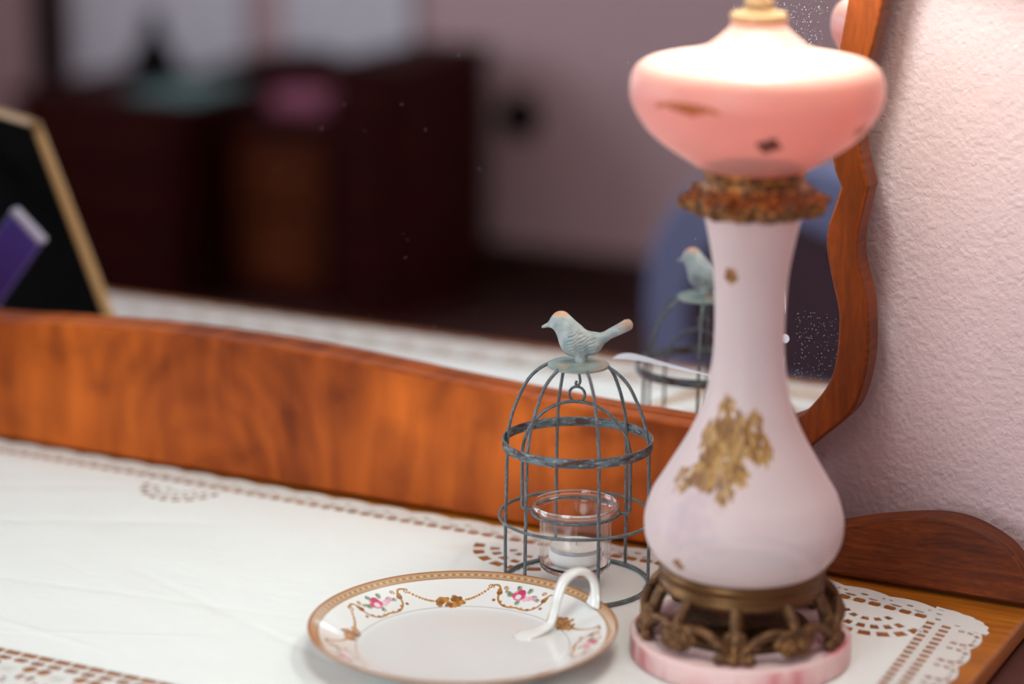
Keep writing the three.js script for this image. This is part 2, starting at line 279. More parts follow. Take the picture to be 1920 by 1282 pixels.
// ───────────────────────── lace-edged runner ─────────────────────────
const X0 = -1.02, X1 = 0.292, Z0 = 0.001, Z1 = 0.452, BF = 0.066, BR = 0.045, BB = 0.030;
{
  const t = thing('table_runner', 'white linen runner with openwork lace borders covering the dresser top', 'table runner', [0, 0.0002, 0]);
  const TH = 0.0007;
  const warp = g => {           // the runner lies slightly askew, its rear right corner pulled forward
    const p = g.attributes.position;
    for (let i = 0; i < p.count; i++) {
      let x = p.getX(i), z = p.getZ(i); const k = clamp((x + 0.1) / 0.35);
      const dz = Math.max(0, x - 0.145) * 0.22 * clamp(1 - z / 0.42) + 0.006 * Math.max(0, Math.sin((x + 0.42) * 5)) * clamp(1 - z / 0.3), dx = k * 0.042 * (z - 0.05);
      p.setXYZ(i, x + dx, p.getY(i), z + dz);
    }
    g.computeVertexNormals(); return g;
  };
  const P2 = a => a.map(p => new THREE.Vector2(...p));
  const flat = (shape, seg = 6) => new THREE.ExtrudeGeometry(shape, { depth: TH, bevelEnabled: false, curveSegments: seg });
  const quad = (x, y, w, h, k = 0.25) => new THREE.Path(P2([[x - w / 2 + w * k * 0.5, y - h / 2], [x + w / 2 - w * k * 0.5, y - h / 2], [x + w / 2, y - h / 2 + h * k], [x + w / 2, y + h / 2 - h * k], [x + w / 2 - w * k * 0.5, y + h / 2], [x - w / 2 + w * k * 0.5, y + h / 2], [x - w / 2, y + h / 2 - h * k], [x - w / 2, y - h / 2 + h * k]]));
  const arcHole = (cx, cy, r0, r1, a0, a1) => { const a = []; for (let k = 0; k <= 4; k++) { const q = a0 + (a1 - a0) * k / 4; a.push([cx + Math.cos(q) * r1, cy + Math.sin(q) * r1]); } for (let k = 4; k >= 0; k--) { const q = a0 + (a1 - a0) * k / 4; a.push([cx + Math.cos(q) * r0, cy + Math.sin(q) * r0]); } return new THREE.Path(P2(a)); };
  // a lace tile: local (s along, t from the inner edge outwards)
  function tile(p, W, kind) {
    const edge = []; const N = 10; for (let k = 0; k <= N; k++) { const q = k / N; edge.push([q * p, W - 0.004 + 0.004 * Math.sin(q * Math.PI)]); }
    const s = new THREE.Shape(P2([[0, 0], [p, 0], ...edge.slice().reverse()]));
    const H = h => s.holes.push(h);
    if (kind === 'front') {
      for (let k = 0; k < 3; k++) { H(quad(p * (k + 0.5) / 3, 0.0050, p / 3 - 0.0013, 0.0070, 0.12)); H(quad(p * (k + 0.5) / 3, 0.0140, p / 3 - 0.0022, 0.0068, 0.4)); }
      H(quad(p * 0.14, 0.0240, p * 0.26, 0.0100, 0.5)); H(quad(p * 0.86, 0.0240, p * 0.26, 0.0100, 0.5));
      H(quad(p * 0.10, 0.0365, p * 0.16, 0.0090, 0.6)); H(quad(p * 0.90, 0.0365, p * 0.16, 0.0090, 0.6));
      for (let k = 0; k < 4; k++) H(quad(p * (0.40 + 0.068 * k), 0.0300, 0.0010, 0.0085, 0.3));
      for (let k = 0; k < 5; k++) { const a = 0.35 + k * 0.49; H(arcHole(p / 2, 0.0415, 0.0100, 0.0138, a, a + 0.36)); }
      for (let k = 0; k < 3; k++) H(quad(p * (0.3 + 0.2 * k), 0.0425, 0.004, 0.004, 0.5));
    } else if (kind === 'right') {
      for (let k = 0; k < 4; k++) H(quad(p * (k + 0.5) / 4, 0.0040, p / 4 - 0.0026, 0.0066, 0.12));
      for (let k = 0; k < 4; k++) H(quad(p * (k + 0.5) / 4, 0.0160, p / 4 - 0.0026, 0.0072, 0.25));
      const c = 0.0308;
      for (const a of [-0.42, 0.12, 0.62]) { H(arcHole(p / 2, c, 0.0105, 0.0152, a, a + 0.40)); H(arcHole(p / 2, c, 0.0108, 0.0148, Math.PI - a - 0.36, Math.PI - a)); }
      H(quad(p * 0.03, 0.0375, 0.0016, 0.004, 0.3)); H(quad(p * 0.97, 0.0375, 0.0016, 0.004, 0.3));
      for (const a of [1.22, 1.62]) H(arcHole(p / 2, c - 0.001, 0.0095, 0.0117, a, a + 0.25));
    } else {
      for (let k = 0; k < 3; k++) H(quad(p * (k + 0.5) / 3, 0.0052, p / 3 - 0.0028, 0.0086, 0.3));
      H(quad(p * 0.25, 0.0122, p * 0.3, 0.0036, 0.5)); H(quad(p * 0.75, 0.0122, p * 0.26, 0.0030, 0.5));
      H(quad(p * 0.5, 0.0185, 0.008, 0.0036, 0.6)); H(quad(p * 0.08, 0.0190, 0.004, 0.0024, 0.6)); H(quad(p * 0.92, 0.0190, 0.004, 0.0024, 0.6));
    }
    return flat(s, 4);
  }
  // extruded geometry lies in (x, y) with depth z: bring (s, t) to the table
  const place = (g, ox, oz, sx, sz, tx, tz) => { const p = g.attributes.position; for (let i = 0; i < p.count; i++) { const a = p.getX(i), b = p.getY(i), c = p.getZ(i); p.setXYZ(i, ox + a * sx + b * tx, c, oz + a * sz + b * tz); } return g; };
  const run = (kind, W, from, to, fn) => { const n = Math.round(Math.abs(to - from) / (kind === 'front' ? 0.041 : 0.036)), p = Math.abs(to - from) / n, list = []; for (let k = 0; k < n; k++) list.push(fn(tile(p, W, kind), k * p)); return warp(merge(list)); };
  const ix0 = X0 + BR, ix1 = X1 - BR, iz0 = Z0 + BB, iz1 = Z1 - BF;
  mesh('lace_border', run('front', BF, ix0, ix1, (g, o) => place(g, ix0 + o, iz1, 1, 0, 0, 1)), M.lace, t).userData.label = 'openwork lace along the front of the runner';
  mesh('lace_border', run('back', BB, ix0, ix1, (g, o) => place(g, ix0 + o, iz0, 1, 0, 0, -1)), M.lace, t).userData.label = 'narrow lace along the back of the runner';
  mesh('lace_border', run('right', BR, iz0, iz1, (g, o) => place(g, ix1, iz0 + o, 0, 1, 1, 0)), M.lace, t).userData.label = 'scalloped lace along the right end';
  mesh('lace_border', run('right', BR, iz0, iz1, (g, o) => place(g, ix0, iz0 + o, 0, 1, -1, 0)), M.lace, t);
  const corner = (cx, cz, w, d, sx, sz) => {          // fan-shaped corner piece
    const e = []; for (let k = 0; k <= 16; k++) { const a = k / 16 * Math.PI / 2, sc = 1 + 0.025 * Math.sin(a * 20); const q = 2.6; e.push([w * sc * Math.pow(Math.cos(a), 2 / q), d * sc * Math.pow(Math.sin(a), 2 / q)]); }
    const s = new THREE.Shape(P2([[0, 0], ...e]));
    s.holes.push(quad(w * 0.16, d * 0.2, w * 0.12, d * 0.14, 0.5), quad(w * 0.12, d * 0.55, w * 0.12, d * 0.1, 0.5), quad(w * 0.5, d * 0.10, w * 0.12, d * 0.08, 0.5), quad(w * 0.1, d * 0.82, w * 0.14, d * 0.06, 0.5));
    const g = flat(s); const p = g.attributes.position; for (let i = 0; i < p.count; i++) p.setXYZ(i, cx + p.getX(i) * sx, p.getZ(i), cz + p.getY(i) * sz); return g;
  };
  for (const [cx, cz, w, d, sx, sz] of [[ix1, iz0, BR, BB, 1, -1], [ix1, iz1, BR, BF, 1, 1], [ix0, iz0, BR, BB, -1, -1], [ix0, iz1, BR, BF, -1, 1]]) mesh('lace_corner', warp(corner(cx, cz, w, d, sx, sz)), M.lace, t);
  // linen middle, cut in strips so that it follows the warp, with flower insets along the back
  const insets = [[-0.378, 0.034], [-0.058, 0.046], [0.205, 0.046], [-0.70, 0.034]];
  const linen = [];
  const rect = (x0, x1, z0, z1, holes = [], nx = 6, nz = 6) => {
    const e = []; for (let k = 0; k < nx; k++) e.push([x0 + (x1 - x0) * k / nx, z0]); for (let k = 0; k < nz; k++) e.push([x1, z0 + (z1 - z0) * k / nz]); for (let k = 0; k < nx; k++) e.push([x1 - (x1 - x0) * k / nx, z1]); for (let k = 0; k < nz; k++) e.push([x0, z1 - (z1 - z0) * k / nz]);
    const s = new THREE.Shape(P2(e)); s.holes.push(...holes); const g = flat(s); const p = g.attributes.position, u = g.attributes.uv;
    for (let i = 0; i < p.count; i++) { const a = p.getX(i), b = p.getY(i), c = p.getZ(i); p.setXYZ(i, a, c, b); u.setXY(i, a - X0, b); } return g;
  };
  const edges = [ix0]; const zIn = iz0 + 0.075;
  for (let k = 1; k < 40; k++) edges.push(ix0 + (ix1 - ix0) * k / 40); edges.push(ix1);
  for (let k = 0; k < 40; k++) for (let j = 0; j < 5; j++) linen.push(rect(edges[k], edges[k + 1], zIn + (iz1 - zIn) * j / 5, zIn + (iz1 - zIn) * (j + 1) / 5, [], 1, 1));
  let xa = ix0;
  const centres = insets.map(i => i).sort((a, b) => a[0] - b[0]);
  for (const [cx, r] of centres) {
    const w = r + 0.016, lo = cx - w, hi = Math.min(cx + w, ix1);
    if (lo > xa) linen.push(rect(xa, lo, iz0, zIn, [], 8, 3));
    const holes = []; const ry = Math.min(r * 1.05, 0.058);
    const ring = (r0, r1, n, fill, a0, a1) => { for (let k = 0; k < n; k++) { const a = a0 + (a1 - a0) * k / n, b = a + (a1 - a0) / n * fill; const pts = []; for (let q = 0; q <= 3; q++) { const z = a + (b - a) * q / 3; pts.push([cx + Math.cos(z) * r1, iz0 + 0.006 + Math.sin(z) * r1 * ry / r]); } for (let q = 3; q >= 0; q--) { const z = a + (b - a) * q / 3; pts.push([cx + Math.cos(z) * r0, iz0 + 0.006 + Math.sin(z) * r0 * ry / r]); } holes.push(new THREE.Path(P2(pts))); } };
    const lim = hi < cx + w - 1e-6 ? 0.35 : 0.06;
    ring(r * 0.88, r * 1.06, 9, 0.68, lim, Math.PI - 0.06);
    ring(r * 0.62, r * 0.78, 8, 0.62, lim + 0.1, Math.PI - 0.2);
    ring(r * 0.34, r * 0.47, 5, 0.6, 0.3, Math.PI - 0.3);
    linen.push(rect(lo, hi, iz0, zIn, holes, 8, 5)); xa = hi;
  }
  if (xa < ix1 - 1e-5) linen.push(rect(xa, ix1, iz0, zIn, [], 8, 3));
  mesh('linen_cloth', warp(merge(linen)), M.linen, t).userData.label = 'plain white linen middle with faint creases';
}

// ───────────────────────── lamp ─────────────────────────
const SURF = 0.0011;                                       // top of the runner
const LX = 0.1546, LZ = 0.1712, FACE = Math.atan2(0.539, 1.418);   // bearing of the lamp's painted side
// print on a lathe: canvas with u = 0.5 on the painted side, v = height
function lathePrint(pts, y0, y1, draw, w = 1024, h = 512, seg = 128) {
  const g = lathe(pts, seg, FACE - Math.PI), p = g.attributes.position, uv = g.attributes.uv;
  for (let i = 0; i < p.count; i++) uv.setY(i, (p.getY(i) - y0) / (y1 - y0));
  const c = document.createElement('canvas'); c.width = w; c.height = h; const x = c.getContext('2d');
  draw(x, w, h); const t = new THREE.CanvasTexture(c); t.colorSpace = THREE.SRGBColorSpace; t.wrapS = THREE.RepeatWrapping;
  return [g, t];
}
function gildedFlower(x, cx, cy, rx, ry, tones, n = 60) {
  for (let k = 0; k < n; k++) {
    const a = rnd() * 6.28, q = Math.sqrt(rnd()); x.fillStyle = tones[Math.floor(rnd() * tones.length)];
    x.beginPath(); x.ellipse(cx + Math.cos(a) * q * rx * 0.8, cy + Math.sin(a) * q * ry * 0.8, rx * (0.12 + 0.16 * rnd()), ry * (0.12 + 0.16 * rnd()), rnd() * 3, 0, 7); x.fill();
  }
}
function petals(x, cx, cy, rx, ry, n, tones) {
  for (let k = 0; k < n; k++) { const a = k / n * 6.28 + 0.3; x.fillStyle = tones[k % tones.length]; x.beginPath(); x.ellipse(cx + Math.cos(a) * rx * 0.55, cy + Math.sin(a) * ry * 0.55, rx * 0.42, ry * 0.42, 0, 0, 7); x.fill(); }
  x.fillStyle = tones[0]; x.beginPath(); x.ellipse(cx, cy, rx * 0.4, ry * 0.4, 0, 0, 7); x.fill();
}
{
  const t = thing('parlour_lamp', 'pink satin glass table lamp with gilt flowers on bronze openwork foot', 'lamp', [LX, SURF, LZ]);
  mesh('base_disc', uvMetres(lathe([[0, 0], [0.071, 0], [0.0731, 0.0016], [0.0733, 0.008], [0.0731, 0.0152], [0.0715, 0.0172], [0, 0.0172]], 96)), M.pinkStone, t).userData.label = 'pink marbled round base';
  // bronze openwork foot
  const B0 = 0.0172;
  mesh('bronze_ring', uvMetres(lathe(spline([[0.045, 0.0475], [0.050, 0.0470], [0.0540, 0.0490], [0.0548, 0.0525], [0.0530, 0.0560], [0.0535, 0.0585], [0.0552, 0.0605], [0.0545, 0.0640], [0.0515, 0.0655], [0.0480, 0.0625]], 50), 96)), M.bronzeRing, t).userData.label = 'bronze ring holding the glass body';
  mesh('inner_plate', uvMetres(lathe([[0, B0 + 0.0005], [0.046, B0 + 0.0005], [0.046, B0 + 0.004], [0.040, B0 + 0.0055], [0.006, B0 + 0.0055], [0.006, 0.05], [0.046, 0.0505], [0, 0.0505]], 64)), M.bronze, t);
  const pol = (r, a, y) => V(Math.sin(a) * r, y, Math.cos(a) * r);
  const F = FACE - 0.05;
  for (let k = 0; k < 5; k++) {
    const a = F + k * Math.PI * 2 / 5;
    const foot = [tube([pol(0.0525, a, 0.0505), pol(0.0565, a, 0.043), pol(0.0590, a, 0.035), pol(0.0620, a, 0.0265), pol(0.0640, a, B0 + 0.0045)], 0.0043, 20, 10)];
    foot.push(ball(0.0062, ...pol(0.0605, a, 0.0305).toArray(), 1, 1.5, 0.7), ball(0.005, ...pol(0.0655, a, B0 + 0.0045).toArray(), 1, 0.9, 1));
    for (const s of [-1, 1]) foot.push(ball(0.0043, ...pol(0.0660, a + s * 0.145, B0 + 0.004).toArray()), tube([pol(0.064, a, B0 + 0.005), pol(0.0655, a + s * 0.08, B0 + 0.0035), pol(0.066, a + s * 0.15, B0 + 0.004)], 0.0033, 10, 8), tube([pol(0.0605, a, 0.034), pol(0.0615, a + s * 0.06, 0.0365), pol(0.0615, a + s * 0.10, 0.033), pol(0.062, a + s * 0.06, 0.0275)], 0.0022, 12, 6));
    mesh('foot', uvMetres(merge(foot)), M.bronze, t).userData.label = 'bronze leaf foot';
    for (const s of [-1, 1]) {   // arms rising from the foot to the volutes
      mesh('scroll_arm', uvMetres(tube([pol(0.0640, a + s * 0.05, B0 + 0.004), pol(0.0640, a + s * 0.12, 0.0275), pol(0.0635, a + s * 0.25, 0.0345), pol(0.0630, a + s * 0.40, 0.0372), pol(0.0630, a + s * 0.50, 0.0368)], 0.0033, 24, 8)), M.bronze, t);
    }
    const b = a + Math.PI / 5, vol = [];   // volute between two feet: two facing coils and a strut to the ring
    for (const s of [-1, 1]) { const pts = []; for (let q = 0; q <= 22; q++) { const w = q / 22 * 9, r = 0.0088 * (1 - q / 30); pts.push(pol(0.0645 + q * 0.00012, b + s * (0.13 + (Math.cos(w) * r - 0.004) / 0.064), 0.0290 + Math.sin(w) * r)); } vol.push(tube(pts, 0.0032, 60, 8), ball(0.0042, ...pol(0.0665, b + s * 0.07, 0.029).toArray())); }
    vol.push(tube([pol(0.0525, b, 0.0505), pol(0.0590, b, 0.045), pol(0.0635, b, 0.038), pol(0.0640, b, 0.029), pol(0.0620, b, 0.0225)], 0.0040, 20, 8));
    mesh('volute', uvMetres(merge(vol)), M.bronze, t).userData.label = 'bronze scroll between the feet';
  }
  // glass body
  const vaseP = spline([[0.040, 0.0600], [0.0493, 0.0623], [0.0535, 0.0660], [0.0603, 0.0739], [0.0642, 0.0824], [0.0653, 0.0920], [0.0644, 0.1004], [0.0604, 0.1126], [0.0547, 0.1221], [0.0477, 0.1341], [0.0391, 0.149], [0.0322, 0.1634], [0.0273, 0.1782], [0.0247, 0.1928], [0.0230, 0.2071], [0.0225, 0.2216], [0.0227, 0.2358], [0.0232, 0.2502], [0.0245, 0.2642], [0.0270, 0.2785], [0.0299, 0.2923], [0.0336, 0.3030]], 90);
  const gold = ['#a8783c', '#c79a55', '#8f5f2c', '#b98a45', '#d2a765'];
  const [vg, vt] = lathePrint(vaseP, 0.06, 0.303, (x, w, h) => {
    x.fillStyle = '#f4dfde'; x.fillRect(0, 0, w, h);
    const at = (deg, y) => [w * (0.5 + deg / 360), h * (1 - (y - 0.06) / 0.243)];
    const sx = (m, r) => m / (2 * Math.PI * r) * w, sy = m => m / 0.243 * h;
    const spot = (deg, y, m, r, n, tones = gold) => { const [a, b] = at(deg, y); gildedFlower(x, a, b, sx(m, r), sy(m), tones, n); };
    spot(-36, 0.158, 0.013, 0.036, 60); spot(-12, 0.160, 0.014, 0.036, 70); spot(12, 0.1545, 0.011, 0.036, 60); spot(-31, 0.139, 0.013, 0.044, 70); spot(-8, 0.139, 0.010, 0.044, 50);
    spot(-26, 0.176, 0.0075, 0.028, 40); spot(10, 0.170, 0.006, 0.030, 30); spot(-52, 0.130, 0.009, 0.049, 40); spot(-14, 0.127, 0.007, 0.05, 30); spot(20, 0.151, 0.006, 0.04, 30);
    const [a, b] = at(-32, 0.262); petals(x, a, b, sx(0.0055, 0.0245), sy(0.006), 5, ['#9c6c3c', '#b98750', '#8a5a30']);
    const [c, d] = at(-41, 0.0775); petals(x, c, d, sx(0.0048, 0.062), sy(0.005), 4, ['#9c6c3c', '#b98750', '#8a5a30']);
    for (let k = 0; k < 26; k++) { const [e, f] = at(-60 + rnd() * 45, 0.09 + rnd() * 0.045); x.fillStyle = 'rgba(214,190,202,0.14)'; x.beginPath(); x.ellipse(e, f, 8 + 18 * rnd(), 8 + 18 * rnd(), 0, 0, 7); x.fill(); }
  });
  mesh('glass_body', vg, phy({ map: vt, roughness: 0.5, transmission: 0.3, thickness: 0, side: THREE.DoubleSide }), t).userData.label = 'pale pink satin glass body with gilt flower spray';
  // gilt ruffled collar between body and font
  {
    const g = lathe(spline([[0.0300, 0.3005], [0.0365, 0.2990], [0.0440, 0.3050], [0.0455, 0.3090], [0.0400, 0.3125], [0.0345, 0.3165], [0.0325, 0.3215], [0.0330, 0.3265], [0.0300, 0.3290]], 48), 160), p = g.attributes.position;
    for (let i = 0; i < p.count; i++) { const x = p.getX(i), y = p.getY(i), z = p.getZ(i), a = Math.atan2(x, z), r = Math.hypot(x, z), k = clamp((r - 0.033) / 0.012), f = 1 + k * (0.075 * Math.cos(a * 7 + 1.0) + 0.03 * Math.cos(a * 21)) + 0.012 * Math.cos(a * 28) * clamp((0.319 - y) / 0.01); p.setXYZ(i, x * f, y + k * 0.0022 * Math.cos(a * 14 + 0.7) + k * 0.0012 * Math.cos(a * 31), z * f); }
    g.computeVertexNormals(); mesh('collar', uvMetres(g), M.gilt, t).userData.label = 'ruffled gilt metal collar';
  }
  // font (the oil bowl)
  const bowlP = spline([[0.030, 0.3265], [0.0378, 0.3302], [0.0505, 0.3380], [0.0626, 0.3469], [0.0712, 0.3557], [0.0760, 0.3635], [0.0791, 0.3712], [0.0799, 0.3790], [0.0785, 0.3872], [0.0741, 0.3931], [0.0667, 0.3968], [0.0500, 0.4000], [0.0400, 0.4022], [0.0325, 0.4046], [0.0300, 0.4062], [0.0253, 0.4098], [0.0186, 0.4161], [0.0165, 0.4215]], 80);
  const [bg, bt] = lathePrint(bowlP, 0.3265, 0.4215, (x, w, h) => {
    x.fillStyle = '#f3bab2'; x.fillRect(0, 0, w, h);
    const at = (deg, y) => [w * (0.5 + deg / 360), h * (1 - (y - 0.3265) / 0.095)];
    const [a, b] = at(7, 0.3535); petals(x, a, b, 20, 30, 4, ['#5a2a14', '#6e3418', '#4a2010']);
    const [c, d] = at(-33, 0.375); x.strokeStyle = '#b8763a'; x.lineWidth = 12; x.beginPath(); x.ellipse(c, d + 14, 46, 26, 0, Math.PI * 1.05, Math.PI * 1.95); x.stroke(); gildedFlower(x, c + 4, d + 6, 30, 20, ['#a05c2c', '#b8763a'], 26);
    const [e, f] = at(62, 0.358); petals(x, e, f, 20, 28, 4, ['#a05c2c', '#b8763a', '#8a4a22']); const [g1, g2] = at(-80, 0.36); petals(x, g1, g2, 20, 28, 4, ['#a05c2c', '#b8763a', '#8a4a22']);
  });
  mesh('font', bg, phy({ map: bt, roughness: 0.45, transmission: 0.45, thickness: 0, side: THREE.DoubleSide }), t).userData.label = 'round pink satin glass oil bowl';
  mesh('brass_cap', lathe(spline([[0.0150, 0.4195], [0.0178, 0.4205], [0.0180, 0.4240], [0.0165, 0.4262], [0.0120, 0.4272], [0.0092, 0.4285], [0.0096, 0.4320], [0.0085, 0.4345], [0.0052, 0.4352], [0.0050, 0.4600], [0.0001, 0.4605]], 60), 64), M.brass, t).userData.label = 'brass cap and stem';
  // socket, bulb and shade stand above the picture; the bulb is what lights the bowl and the wall
  mesh('socket', lathe([[0, 0.46], [0.014, 0.46], [0.016, 0.466], [0.016, 0.498], [0.0, 0.5]], 32), M.brass, t);
  const bulbMat = std({ color: 0xffffff, emissive: 0xfff0d8, emissiveIntensity: 6 });
  mesh('bulb', lathe(spline([[0.0001, 0.498], [0.012, 0.5], [0.016, 0.512], [0.026, 0.527], [0.028, 0.54], [0.022, 0.555], [0.0001, 0.564]], 32), 32), bulbMat, t);
  const bulb = new THREE.PointLight(new THREE.Color(0.82, 1.0, 0.95), LAMP_CANDELA, 0, 2); bulb.position.set(0, 0.532, 0); bulb.castShadow = true; bulb.shadow.radius = 1.4; t.add(bulb); bulb.name = 'bulb_light';
  mesh('lamp_shade', lathe([[0.130, 0.472], [0.1315, 0.472], [0.0865, 0.700], [0.085, 0.700], [0.130, 0.472]], 96), phy({ color: 0xf1e2cf, roughness: 1, transmission: 0.35, thickness: 0, side: THREE.DoubleSide }), t).userData.label = 'cream fabric shade';
  mesh('shade_ring', merge([new THREE.TorusGeometry(0.014, 0.0015, 8, 32).rotateX(Math.PI / 2).translate(0, 0.492, 0), ...[0, 1, 2].map(k => tube([V(0.0158 * Math.sin(k * 2.094), 0.49, 0.0158 * Math.cos(k * 2.094)), V(0.085 * Math.sin(k * 2.094), 0.60, 0.085 * Math.cos(k * 2.094)), V(0.0985 * Math.sin(k * 2.094), 0.63, 0.0985 * Math.cos(k * 2.094))], 0.0012, 12, 6))]), M.brass, t);
}

// ───────────────────────── birdcage with candle ─────────────────────────
const GX = 0, GZ = 0.0989, VIEW = Math.atan2(0.694, 1.589 - 0.0989);
{
  const R = 0.0525;
  const t = thing('birdcage_candle_holder', 'small open wire birdcage with a little bird on its domed top', 'candle holder', [GX, SURF, GZ]);
  const hoop = (r, y, w) => new THREE.TorusGeometry(r, w, 10, 128).rotateX(Math.PI / 2).translate(0, y, 0);
  mesh('base_ring', hoop(R - 0.0003, 0.0016, 0.0016), M.patina, t);
  mesh('wire_hoop', hoop(0.0554, 0.0520, 0.0012), M.patina, t);
  mesh('band', lathe([[R + 0.0004, 0.1026], [R + 0.0011, 0.1030], [R + 0.0011, 0.1094], [R + 0.0004, 0.1098], [R, 0.1094], [R, 0.1030], [R + 0.0004, 0.1026]], 128), M.patina, t).userData.label = 'flat blue-grey metal band with chipped paint';
  for (let k = 0; k < 6; k++) {
    const a = VIEW + (17 + 60 * k) * Math.PI / 180, s = Math.sin(a), c = Math.cos(a);
    const prof = [[R, 0.001], [R + 0.0002, 0.03], [R - 0.0003, 0.06], [R - 0.0008, 0.09], [R - 0.0014, 0.108], [0.0494, 0.1180], [0.0467, 0.1278], [0.0422, 0.1389], [0.0358, 0.1507], [0.0285, 0.1582], [0.0205, 0.1632]];
    mesh('wire', tube(prof.map(([r, y]) => V(r * s, y, r * c)), 0.00128, 64, 8), M.patina, t);
  }
  mesh('top_disc', lathe(spline([[0.0001, 0.1640], [0.0150, 0.1636], [0.0212, 0.1620], [0.0217, 0.1628], [0.0205, 0.1643], [0.0120, 0.1660], [0.0001, 0.1665]], 40), 64), M.patinaPale, t).userData.label = 'pale green-grey round cap';
  const rt = V(Math.cos(VIEW), 0, -Math.sin(VIEW));
  mesh('hook', tube([V(0, 0.1640, 0), V(0.0001, 0.158, 0), V(0.0010, 0.1530, 0), V(0.0012, 0.1500, 0.0003), V(-0.0008, 0.1475, 0.0004), V(-0.0018, 0.1492, 0.0002), V(-0.0012, 0.1512, 0)].map(v => rt.clone().multiplyScalar(v.x).add(V(0, v.y, v.z))), 0.0010, 32, 8), M.patina, t).userData.label = 'small wire hook under the cap';
  // the bird, one continuous body
  const N = 96, S = 0.042;
  const mc = new MarchingCubes(N, M.bird, false, false, 120000); mc.isolation = 0;
  const smin = (a, b, k) => { const h = clamp(0.5 + 0.5 * (b - a) / k); return b + (a - b) * h - k * h * (1 - h); };
  const cap = (p, a, b, ra, rb, fz = 1) => { const ab = b.map((v, i) => v - a[i]), ap = p.map((v, i) => v - a[i]); const h = clamp((ap[0] * ab[0] + ap[1] * ab[1] + ap[2] * ab[2]) / (ab[0] ** 2 + ab[1] ** 2 + ab[2] ** 2)); return Math.hypot(ap[0] - ab[0] * h, ap[1] - ab[1] * h, (ap[2] - ab[2] * h) * fz) - (ra + (rb - ra) * h); };
  const O = [-0.004, 0.1845, 0];
  const field = p => {
    let d = cap(p, [0.0030, 0.1812, 0], [-0.0082, 0.1808, 0], 0.0104, 0.0082);
    d = smin(d, cap(p, [0.0130, 0.1955, 0], [0.0060, 0.1870, 0], 0.0073, 0.0092), 0.004);
    d = smin(d, cap(p, [0.0185, 0.1936, 0], [0.0236, 0.1916, 0], 0.0034, 0.0011), 0.003);
    d = smin(d, cap(p, [0.0236, 0.1917, 0], [0.0262, 0.1905, 0], 0.0014, 0.0010), 0.0008);
    d = smin(d, cap(p, [-0.0105, 0.1820, 0], [-0.0178, 0.1858, 0], 0.0058, 0.0036), 0.004);
    d = smin(d, cap(p, [-0.0165, 0.1852, 0], [-0.0340, 0.1955, 0], 0.0032, 0.0042, 0.7), 0.0015);
    d = smin(d, cap(p, [-0.0020, 0.1740, 0.0025], [-0.0020, 0.1655, 0.0028], 0.0036, 0.0040), 0.003);
    d = smin(d, cap(p, [-0.0020, 0.1740, -0.0025], [-0.0020, 0.1655, -0.0028], 0.0036, 0.0040), 0.003);
    const az = Math.abs(p[2]);
    d = smin(d, cap([p[0], p[1], az], [0.0030, 0.1840, 0.0076], [-0.0135, 0.1812, 0.0056], 0.0048, 0.0024), 0.0008);      // folded wings
    if (az > 0.004) { const u = (p[0] + 0.013) / 0.017, w = (p[1] - 0.1765) / 0.013; if (u > 0 && u < 1.1 && w > 0 && w < 1) d += 0.00055 * Math.sin((p[0] * 0.6 + p[1]) * 2400 + Math.sin(p[0] * 900) * 1.2) * clamp((az - 0.004) / 0.002); }
    if (p[0] < -0.018) d += 0.00022 * Math.sin((p[1] - 0.52 * -p[0]) * 3600);                                            // tail grooves
    return d;
  };
  for (let k = 0; k < N; k++) for (let j = 0; j < N; j++) for (let i = 0; i < N; i++) mc.field[i + j * N + k * N * N] = -field([O[0] + (i - N / 2) / (N / 2) * S, O[1] + (j - N / 2) / (N / 2) * S, (k - N / 2) / (N / 2) * S]) * 100;
  mc.update();
  const n = mc.count, bp = new Float32Array(n * 3), bn = new Float32Array(n * 3), bc = new Float32Array(n * 3);
  const lin = (r, g, b) => new THREE.Color().setRGB(r / 255, g / 255, b / 255, THREE.SRGBColorSpace);
  const cA = lin(146, 162, 166), cB = lin(188, 195, 190), cR = lin(206, 152, 118);
  for (let i = 0; i < n; i++) {
    const x = mc.positionArray[i * 3] * S + O[0], y = mc.positionArray[i * 3 + 1] * S + O[1], z = mc.positionArray[i * 3 + 2] * S;
    bp.set([x, y, z], i * 3); const e = 0.0003, P = [x, y, z];
    const gr = [0, 1, 2].map(q => { const a = P.slice(), b = P.slice(); a[q] += e; b[q] -= e; return field(a) - field(b); }); const l = Math.hypot(...gr) || 1; bn.set(gr.map(v => v / l), i * 3);
    const nz = fbm(x * 260 + 50, (y + z) * 260 + 20, 3), w = fbm(x * 420 + 9, (y - z) * 420 + 60, 2);
    const crown = clamp((y - 0.1990) / 0.0025) * clamp((x - 0.004) / 0.004), tail = clamp((-0.028 - x) / 0.006), back = clamp((y - 0.1935) / 0.003) * clamp((0.004 - x) / 0.004) * 0.4;
    const c = cA.clone().lerp(cB, clamp(0.5 + 1.6 * (nz - 0.5))).lerp(cR, clamp((crown + tail * 0.15 + back) * (0.35 + 1.3 * w)));
    bc.set([c.r, c.g, c.b], i * 3);
  }
  const bgm = new THREE.BufferGeometry(); bgm.setAttribute('position', new THREE.BufferAttribute(bp, 3)); bgm.setAttribute('normal', new THREE.BufferAttribute(bn, 3)); bgm.setAttribute('color', new THREE.BufferAttribute(bc, 3));
  const bird = mesh('bird', bgm, M.bird, t); bird.rotation.y = Math.PI + Math.atan2(0.0156, 0.0694); bird.position.y = -0.0019; bird.userData.label = 'small verdigris bird figure with worn copper crown';
}
const ARCH = Math.atan2(0.303, 0.953);
